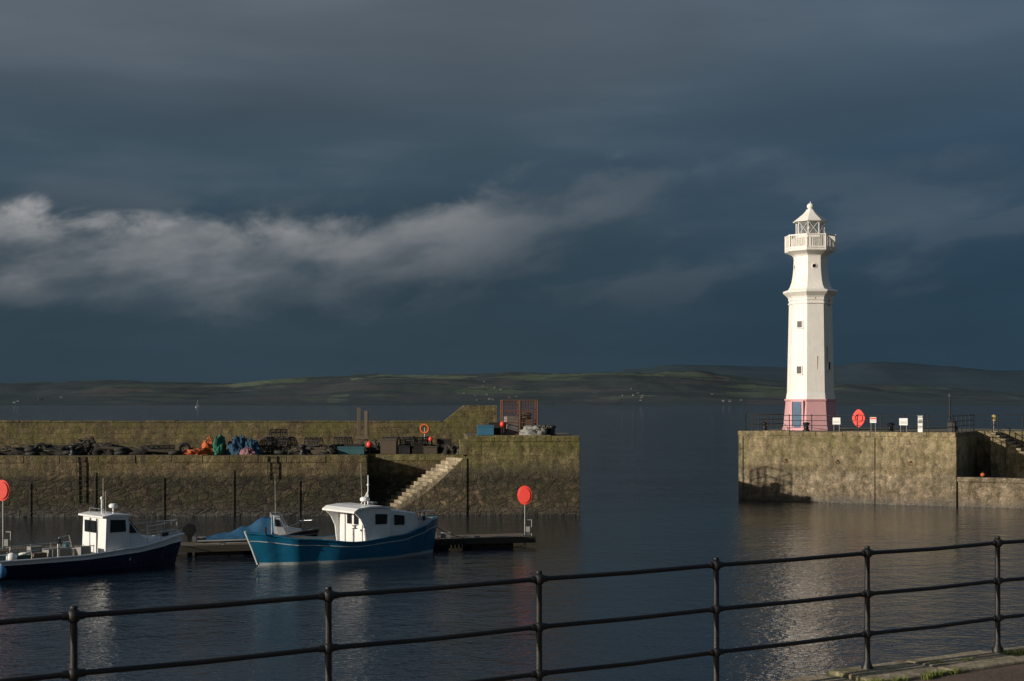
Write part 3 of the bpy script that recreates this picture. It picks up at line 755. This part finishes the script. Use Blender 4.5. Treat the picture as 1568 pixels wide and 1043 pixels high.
mb.taper([(x1-.02, 1.06, 1.06, .90, 2.05), (6.3, 1.02, 1.02, .95, 1.92), (6.75, .92, .96, 1.02, 1.84), (6.85, .88, .92, 1.03, 1.80), (7.2, .66, .58, 1.08, 1.32), (7.35, .50, .42, 1.1, 1.2)], G)
hbt = [(0, .06), (.06, .45), (.18, .95), (.4, 1.38), (.65, 1.4), (.85, .98), (.95, .45), (1, .05)]
sht = [(0, 1.32), (.2, 1.02), (.45, .82), (.7, .98), (1, 1.5)]
def closed_deck(mb, L, hbt, sht, t0, t1, mat, rk1, drop=.06, n=14):
    vs = []
    for i in range(n+1):
        q = t0+(t1-t0)*i/n; rk = rk1*max(0, q*3-2)**1.5; s = lerp_table(sht, q); b = max(.004, lerp_table(hbt, q)-.085)
        vs += [(L*q+rk*s, -b, s-drop), (L*q+rk*s, 0, s-drop+.04), (L*q+rk*s, b, s-drop)]
    mb.add(vs, [(3*i+k, 3*i+3+k, 3*i+4+k, 3*i+1+k) for i in range(n) for k in (0, 1)], mat, True)
closed_deck(mb, L2, hbt, sht, .60, .995, WHT, .18)
for sgn in (-1, 1):
    s1 = sgn*hw
    mb.prism([(x0+.3, 1.45), (x0+.85, 1.45), (x0+.88, 1.85), (x0+.3, 1.88)], min(s1, s1+sgn*.015), max(s1, s1+sgn*.015), 'y', GLS)
    s1 = sgn*1.05
    mb.prism([(x1+.3, 1.38), (x1+.8, 1.36), (x1+.8, 1.74), (x1+.3, 1.80)], min(s1, s1+sgn*.02), max(s1, s1+sgn*.02), 'y', GLS)
mb.box((x0-.03, -.25, 1.62), (.03, .34, .42), GLS); mb.box((x0-.03, .28, 1.62), (.03, .34, .42), GLS)
mb.box((x0-.035, .62, 1.2), (.02, .02, 1.3), DKG)
mb.box((x0-.035, -.72, 1.25), (.02, .02, 1.2), DKG); mb.box((x0-.05, -.65, 1.2), (.03, .08, .08), SV)
mb.tube((x0+.7, 0, 2.2), (x0+.7, 0, 3.4), .035, .02, mat=G); mb.tube((x0+.55, .25, 2.2), (x0+.5, .25, 3.9), .014, .008, mat=SV)
mb.tube((x0+.45, -.15, 2.2), (x0+.7, 0, 2.75), .02, mat=G); mb.tube((x0+.45, .15, 2.2), (x0+.7, 0, 2.75), .02, mat=G)
mb.lathe([(.18, 2.36), (.2, 2.4), (.2, 2.48), (.12, 2.53)], 14, c=(x0+.35, -.3), mat=G, smooth=True); mb.tube((x0+.35, -.3, 2.2), (x0+.35, -.3, 2.38), .03, mat=G)
mb.ball((x0+.7, 0, 3.0), .06, G, 8); mb.box((x0+.9, 0, 2.26), (.2, .5, .06), SV)
mb.box((2.6, 0, .62), (1.2, .9, .42), G); mb.box((1.4, 0, .6), (.7, .7, .3), DKG)
mb.tube((3.7, -1.05, .8), (3.7, -1.05, 1.35), .04, mat=SV); mb.lathe([(.14, 1.33), (.05, 1.38), (.05, 1.42), (.14, 1.47)], 12, c=(3.7, -1.15), mat=SV)
mb.tube((7.85, 0, 1.1), (7.85, 0, 1.72), .06, mat=DKG); mb.tube((7.85, -.2, 1.62), (7.85, .2, 1.62), .03, mat=SV)
mb.path([(7.1, -.80, 1.2), (7.1, -.78, 1.62), (8.0, -.33, 1.75), (8.42, 0, 1.8), (8.0, .33, 1.75), (7.1, .78, 1.62), (7.1, .80, 1.2)], .016, 6, SV)
mb.tube((.3, 0, .8), (.3, 0, 1.5), .05, mat=DKG)
mb.build('fishing_boat', [M['gel'], M['hullblue'], M['boot'], M['glass'], M['outb'], M['silver'], M['rope'], M['deck']], (-9.95, 55.9, 0), radians(38))

mb = MB()
L1 = 7.5
hb1 = [(0, .95), (.3, 1.12), (.6, 1.12), (.85, .74), (.95, .38), (1, .05)]
sh1 = [(0, .72), (.4, .74), (.7, .88), (1, 1.2)]
loft(mb, L1, interp(hb1), interp(sh1), .03, .30, .38, HB, HB, 7, G, topm=G)
closed_deck(mb, L1, hb1, sh1, .60, .995, G, .30, .03)
x0, x1 = 4.05, 5.0; hw = .98; zt = 2.12
mb.prism([(x0, .4), (x1+.1, .4), (x1, zt-.04), (x0+.06, zt)], -hw, hw, 'y', G)
mb.prism([(x0-.12, zt), (x0+.3, zt+.07), (x1+.12, zt+.02), (x1+.12, zt-.04), (x0-.12, zt-.06)], -hw-.06, hw+.06, 'y', G)
mb.taper([(x1-.02, .88, .88, .78, zt-.06), (5.65, .80, .80, .82, 1.32), (6.2, .58, .54, .88, 1.22), (6.7, .36, .32, .95, 1.14)], G)
for q in (-.56, 0, .56):
    a = Vector((x1+.08, q, zt-.15)); b_ = Vector((5.58, q*.95, 1.42)); nn = Vector((.8, 0, .72)).normalized()*.02
    hq = .22
    vs = [a+nn+Vector((0, -hq, 0)), a+nn+Vector((0, hq, 0)), b_+nn+Vector((0, hq, 0)), b_+nn+Vector((0, -hq, 0))]
    mb.add(vs, [(0, 1, 2, 3)], GLS)
for sgn in (-1, 1):
    s1 = sgn*hw; mb.prism([(x0+.2, 1.5), (x1-.1, 1.5), (x1-.12, 1.95), (x0+.22, 1.98)], min(s1, s1+sgn*.015), max(s1, s1+sgn*.015), 'y', GLS)
    s1 = sgn*.87; mb.prism([(x1+.1, 1.42), (x1+.42, 1.42), (x1+.12, 1.82)], min(s1, s1+sgn*.02), max(s1, s1+sgn*.02), 'y', GLS)
mb.box((x0+.0, .52, 1.68), (.05, .36, .46), GLS); mb.box((x0+.0, -.02, 1.68), (.05, .40, .46), GLS); mb.box((x0+.0, -.02, 1.0), (.03, .5, .9), G)
for q in (-.3, .26): mb.box((x0+.0, q, 1.25), (.05, .02, 1.5), DKG)
mb.tube((x0+.5, .2, zt), (x0+.5, .2, 3.5), .014, .008, mat=SV); mb.tube((x0+.3, -.1, zt), (x0+.3, -.1, 2.75), .03, mat=G); mb.ball((x0+.3, -.1, 2.75), .07, G, 8)
mb.tube((x0+.55, -.55, zt), (x0+.55, -.55, 2.4), .03, mat=G); mb.lathe([(.14, 2.4), (.17, 2.44), (.17, 2.5), (.1, 2.56)], 14, c=(x0+.55, -.55), mat=G, smooth=True)
mb.path([(x0+.15, -.6, zt), (x0+.15, -.6, 2.36), (x0+.15, .6, 2.36), (x0+.15, .6, zt)], .018, 6, SV)
mb.tube((x0+.7, .4, zt), (x0+.7, .4, 3.0), .01, mat=SV); mb.box((x0+.2, .3, 2.45), (.1, .16, .12), DKG)
rl_ = [(5.9, -.80), (6.6, -.56), (7.2, -.28), (7.6, 0), (7.2, .28), (6.6, .56), (5.9, .80)]
mb.path([(a, b_, 1.62+.04*i if i < 4 else 1.62+.04*(6-i)) for i, (a, b_) in enumerate(rl_)], .018, 6, SV)
mb.path([(a, b_, 1.36) for i, (a, b_) in enumerate(rl_)], .014, 6, SV)
for i, (a, b_) in enumerate(rl_): mb.tube((a, b_, 1.0), (a, b_, 1.66), .016, mat=SV)
mb.box((7.05, 0, 1.18), (.25, .2, .2), DKG); mb.tube((7.2, 0, 1.18), (7.75, 0, 1.28), .04, mat=SV)
for sgn in (-1, 1):
    mb.path([(.3, sgn*.9, 1.02), (2.0, sgn*1.03, 1.04), (3.6, sgn*1.03, 1.06)], .018, 6, SV)
    for xx in (.3, 1.2, 2.0, 2.8, 3.6): mb.tube((xx, sgn*.98, .7), (xx, sgn*.98, 1.05), .014, mat=SV)
mb.box((2.6, .1, .7), (.9, .8, .5), 7); mb.box((1.2, .2, .6), (.6, .9, .4), 8); mb.box((1.7, -.4, .65), (.5, .4, .45), 9); mb.ball((.7, -.4, .75), .2, G, 10)
mb.box((2.0, .55, .85), (.5, .35, .35), 7); mb.path([(2.9, .5, .9), (2.9, .5, 1.3), (3.3, .5, 1.35), (3.4, .5, .9)], .02, 6, SV); mb.torus((1.3, -.2, .85), .2, .05, (0, .2, 1), 6, 16, 6)
mb.tube((2.3, -.8, .7), (2.3, -.8, 1.25), .05, mat=SV); mb.lathe([(.17, 1.22), (.05, 1.28), (.05, 1.32), (.17, 1.38)], 12, c=(2.3, -.9), mat=DKG)
mb.ball((3.2, .5, .95), .16, 8, 10); mb.box((3.4, -.5, .75), (.4, .5, .5), 7)
mb.ball((.05, -1.05, .35), .19, 10, 12, (1, 1, 1.2)); mb.ball((-.2, .3, .35), .17, 10, 12, (1, 1, 1.2)); mb.ball((-.2, -.5, .4), .19, RB, 12, (1, 1, 1.2))
mb.path([(.05, -1.02, .55), (.05, -.95, .72)], .012, 5, 6)
mb.build('motor_boat', [M['gel'], M['navy'], M['boot'], M['glass'], M['outb'], M['silver'], M['fend'], M['deck'], M['teal'], M['wood'], M['bluebuoy']], (-19.0, 51.6, 0), radians(42))

mb = MB(); L3 = 4.9
loft(mb, L3, interp([(0, .80), (.4, .95), (.75, .75), (.93, .35), (1, .05)]), interp([(0, .58), (.5, .62), (1, .95)]), .03, .3, .3, HB, HB, WHT, WHT)
vs = []; nx, ny = 30, 18
for i in range(nx+1):
    q = i/nx
    for j in range(ny+1):
        s = j/ny*2-1
        wv = .07*mn.noise(Vector((q*7, s*3, 2)))+.05*mn.noise(Vector((q*16, s*8, 2)))
        rid = lerp_table([(0, .70), (.25, .80), (.6, 1.10), (.85, 1.48), (1, 1.50)], q)
        vs.append((.35+q*2.9, s*(.88+.05*sin(q*pi)), rid-(rid-.56)*abs(s)**1.0+wv*(1-abs(s)*.4)))
mb.add(vs, [(i*(ny+1)+j, (i+1)*(ny+1)+j, (i+1)*(ny+1)+j+1, i*(ny+1)+j+1) for i in range(nx) for j in range(ny)], 8, True)
mb.taper([(3.2, .68, .66, .5, 1.52), (3.45, .66, .62, .5, 1.50), (3.78, .60, .56, .6, 1.02), (4.4, .32, .28, .6, .92)], G)
mb.add([(3.50, -.50, 1.47), (3.50, .50, 1.47), (3.78, .46, 1.07), (3.78, -.46, 1.07)], [(0, 1, 2, 3)], GLS)
for sgn in (-1, 1):
    mb.path([(3.1, sgn*.68, .6), (3.1, sgn*.68, 1.62), (3.5, sgn*.66, 1.58), (3.85, sgn*.62, .98)], .022, 6, SV)
    mb.prism([(3.24, 1.12), (3.50, 1.12), (3.42, 1.40), (3.24, 1.42)], min(sgn*.67, sgn*.69), max(sgn*.67, sgn*.69), 'y', GLS)
mb.tube((3.1, -.68, 1.62), (3.1, .68, 1.62), .022, mat=SV); mb.tube((3.3, .3, 1.5), (3.28, .3, 3.3), .012, .007, mat=SV)
mb.prism([(-.62, .78), (-.2, .72), (-.05, .95), (-.12, 1.22), (-.38, 1.28), (-.62, 1.1)], -.2, .2, 'y', DKG)
mb.box((-.33, 0, .3), (.2, .14, 1.0), DKG); mb.box((-.14, 0, .62), (.16, .3, .3), SV)
mb.path([(3.6, -.72, 1.0), (4.3, -.5, 1.25), (4.95, 0, 1.3), (4.3, .5, 1.25)], .016, 6, SV)
mb.build('covered_dinghy', [M['gel'], M['navy'], M['boot'], M['glass'], M['outb'], M['silver'], M['fend'], M['deck'], M['tarp']], (-13.45, 60.85, 0), radians(12), .0)

mb = MB()
def sag(a, b, s):
    a = Vector(a); b = Vector(b); return [a+(b-a)*(i/10)-Vector((0, 0, s*4*(i/10)*(1-i/10))) for i in range(11)]
mb.path(sag((-9.3, 56.4, 1.2), (*PP(-11.2, .1), .5), .15), .018, 5)
mb.path(sag((-3.5, 61., 1.3), (*PP(-3.2, .1), .5), .15), .018, 5)
mb.path(sag((-13.3, 56.6, 1.1), (*PP(-15.2, .1), .5), .2), .018, 5)
mb.build('mooring_rope', [M['rope']])

# ------------------------------------------------------------------ foreground quay + railing
FA = math.atan2(.955, 1.515); FO = (-2.82, 9.15, 0)
m, t, b = newmat('quay_ground')
co_ = t.n('ShaderNodeTexCoord').outputs['Object']
n1 = t.noise(co_, 1.2, 6, .65); n2 = t.noise(co_, 30, 5, .7)
c = t.mix(t.mr(n1, .35, .65), (.10, .065, .045), (.15, .105, .075)); c = t.mix(1., c, t.ramp(n2, [(.3, .5), (.7, 1.4)]), 'MULTIPLY')
t.put(b.inputs['Base Color'], c); b.inputs['Roughness'].default_value = .95; t.put(b.inputs['Normal'], t.bump(n2, 1., .02)); MQ = m
m, t, b = newmat('coping_stone')
co_ = t.n('ShaderNodeTexCoord').outputs['Object']
n1 = t.noise(co_, 2.5, 7, .7); n2 = t.noise(co_, 22, 6, .72); n3 = t.noise(co_, 1.7, 7, .7)
c = t.ramp(n1, [(.3, (.18, .145, .10)), (.5, (.34, .28, .19)), (.7, (.46, .39, .28))]); c = t.mix(1., c, t.ramp(n2, [(.3, .45), (.7, 1.5)]), 'MULTIPLY')
c = t.mix(t.mr(n3, .53, .60, 0, .75), c, (.10, .115, .025))
t.put(b.inputs['Base Color'], c); b.inputs['Roughness'].default_value = .95
t.put(b.inputs['Normal'], t.bump(t.m('ADD', n1, t.m('MULTIPLY', n2, .5)), 1., .08)); MC = m
mb = MB()
mb.bx(-60, 80, -60, -.5, -3, 3.955, 0)
xx = -60
rc = random.Random(5)
while xx < 80:
    wd = rc.uniform(.75, 1.25)
    z1 = 3.97+rc.uniform(-.02, .025); yo = rc.uniform(-.05, .04)
    mb.bx(xx+.015, xx+wd-.015, -.49, .17+yo, 3.6, z1, 1); xx += wd
mb.bx(-60, 80, -.5, .10, -3, 3.62, 2)
mb.build('quay_ground', [MQ, MC, left_stone], FO, FA, .025)
mb = MB(); sp = math.hypot(1.515, .955)
zr = (4.294, 4.658, 5.03)
for i in range(-8, 14):
    X = i*sp
    mb.lathe([(.055, 3.96), (.055, 3.99), (.034, 4.03), (.027, 4.06), (.024, 4.9), (.024, 5.03)], 14, c=(X, 0), mat=0, smooth=True)
    for zz in zr:
        mb.ball((X, 0, zz), .046 if zz > 5 else .043, 0, 16, (1, 1, 1.1))
        for sg in (-1, 1): mb.tube((X+sg*.03, 0, zz), (X+sg*.075, 0, zz), .029, .024, n=12)
    mb.lathe([(.024, 4.62), (.034, 4.635), (.024, 4.65)], 14, c=(X, 0)); mb.lathe([(.018, 5.07), (.028, 5.082), (.018, 5.095)], 12, c=(X, 0), smooth=True)
for zz in zr:
    for i in range(-8, 13):
        a = (i*sp, 0, zz); c_ = ((i+1)*sp, 0, zz); mid = ((i+.5)*sp, random.uniform(-.004, .004), zz-.005-random.uniform(0, .006))
        mb.tube(a, mid, .019, n=12); mb.tube(mid, c_, .019, n=12)
mb.build('iron_railing', [M['black']], FO, FA)
m, t, b = newmat('grass'); 
co_ = t.n('ShaderNodeTexCoord').outputs['Object']
t.put(b.inputs['Base Color'], t.mix(t.mr(t.noise(co_, 9, 3), .35, .65), (.09, .13, .02), (.17, .18, .04))); b.inputs['Roughness'].default_value = .8
mb = MB(); rg = random.Random(11)
for k in range(44):
    if k < 16: X = rg.choice((6.7, 7.35, 8.1, 8.9))+rg.gauss(0, .12); Y0 = rg.choice((-.5, -.15))+rg.gauss(0, .04)
    else: X = rg.uniform(-6, 20); Y0 = -.5+rg.gauss(0, .03)
    big = rg.uniform(.5, 1.0)
    for j in range(80):
        a = rg.uniform(0, 6.28); r = rg.uniform(0, .08)*big; hgt = rg.uniform(.0, .035)*big; ln = rg.uniform(.01, .04)
        bx_, by_ = X+cos(a)*r*1.7, Y0+sin(a)*r; dx, dy = -sin(a)*.006, cos(a)*.006
        mb.add([(bx_-dx, by_-dy, 3.95), (bx_+dx, by_+dy, 3.95), (bx_+cos(a)*ln, by_+sin(a)*ln, 3.985+hgt)], [(0, 1, 2)])
mb.build('grass', [m], FO, FA)
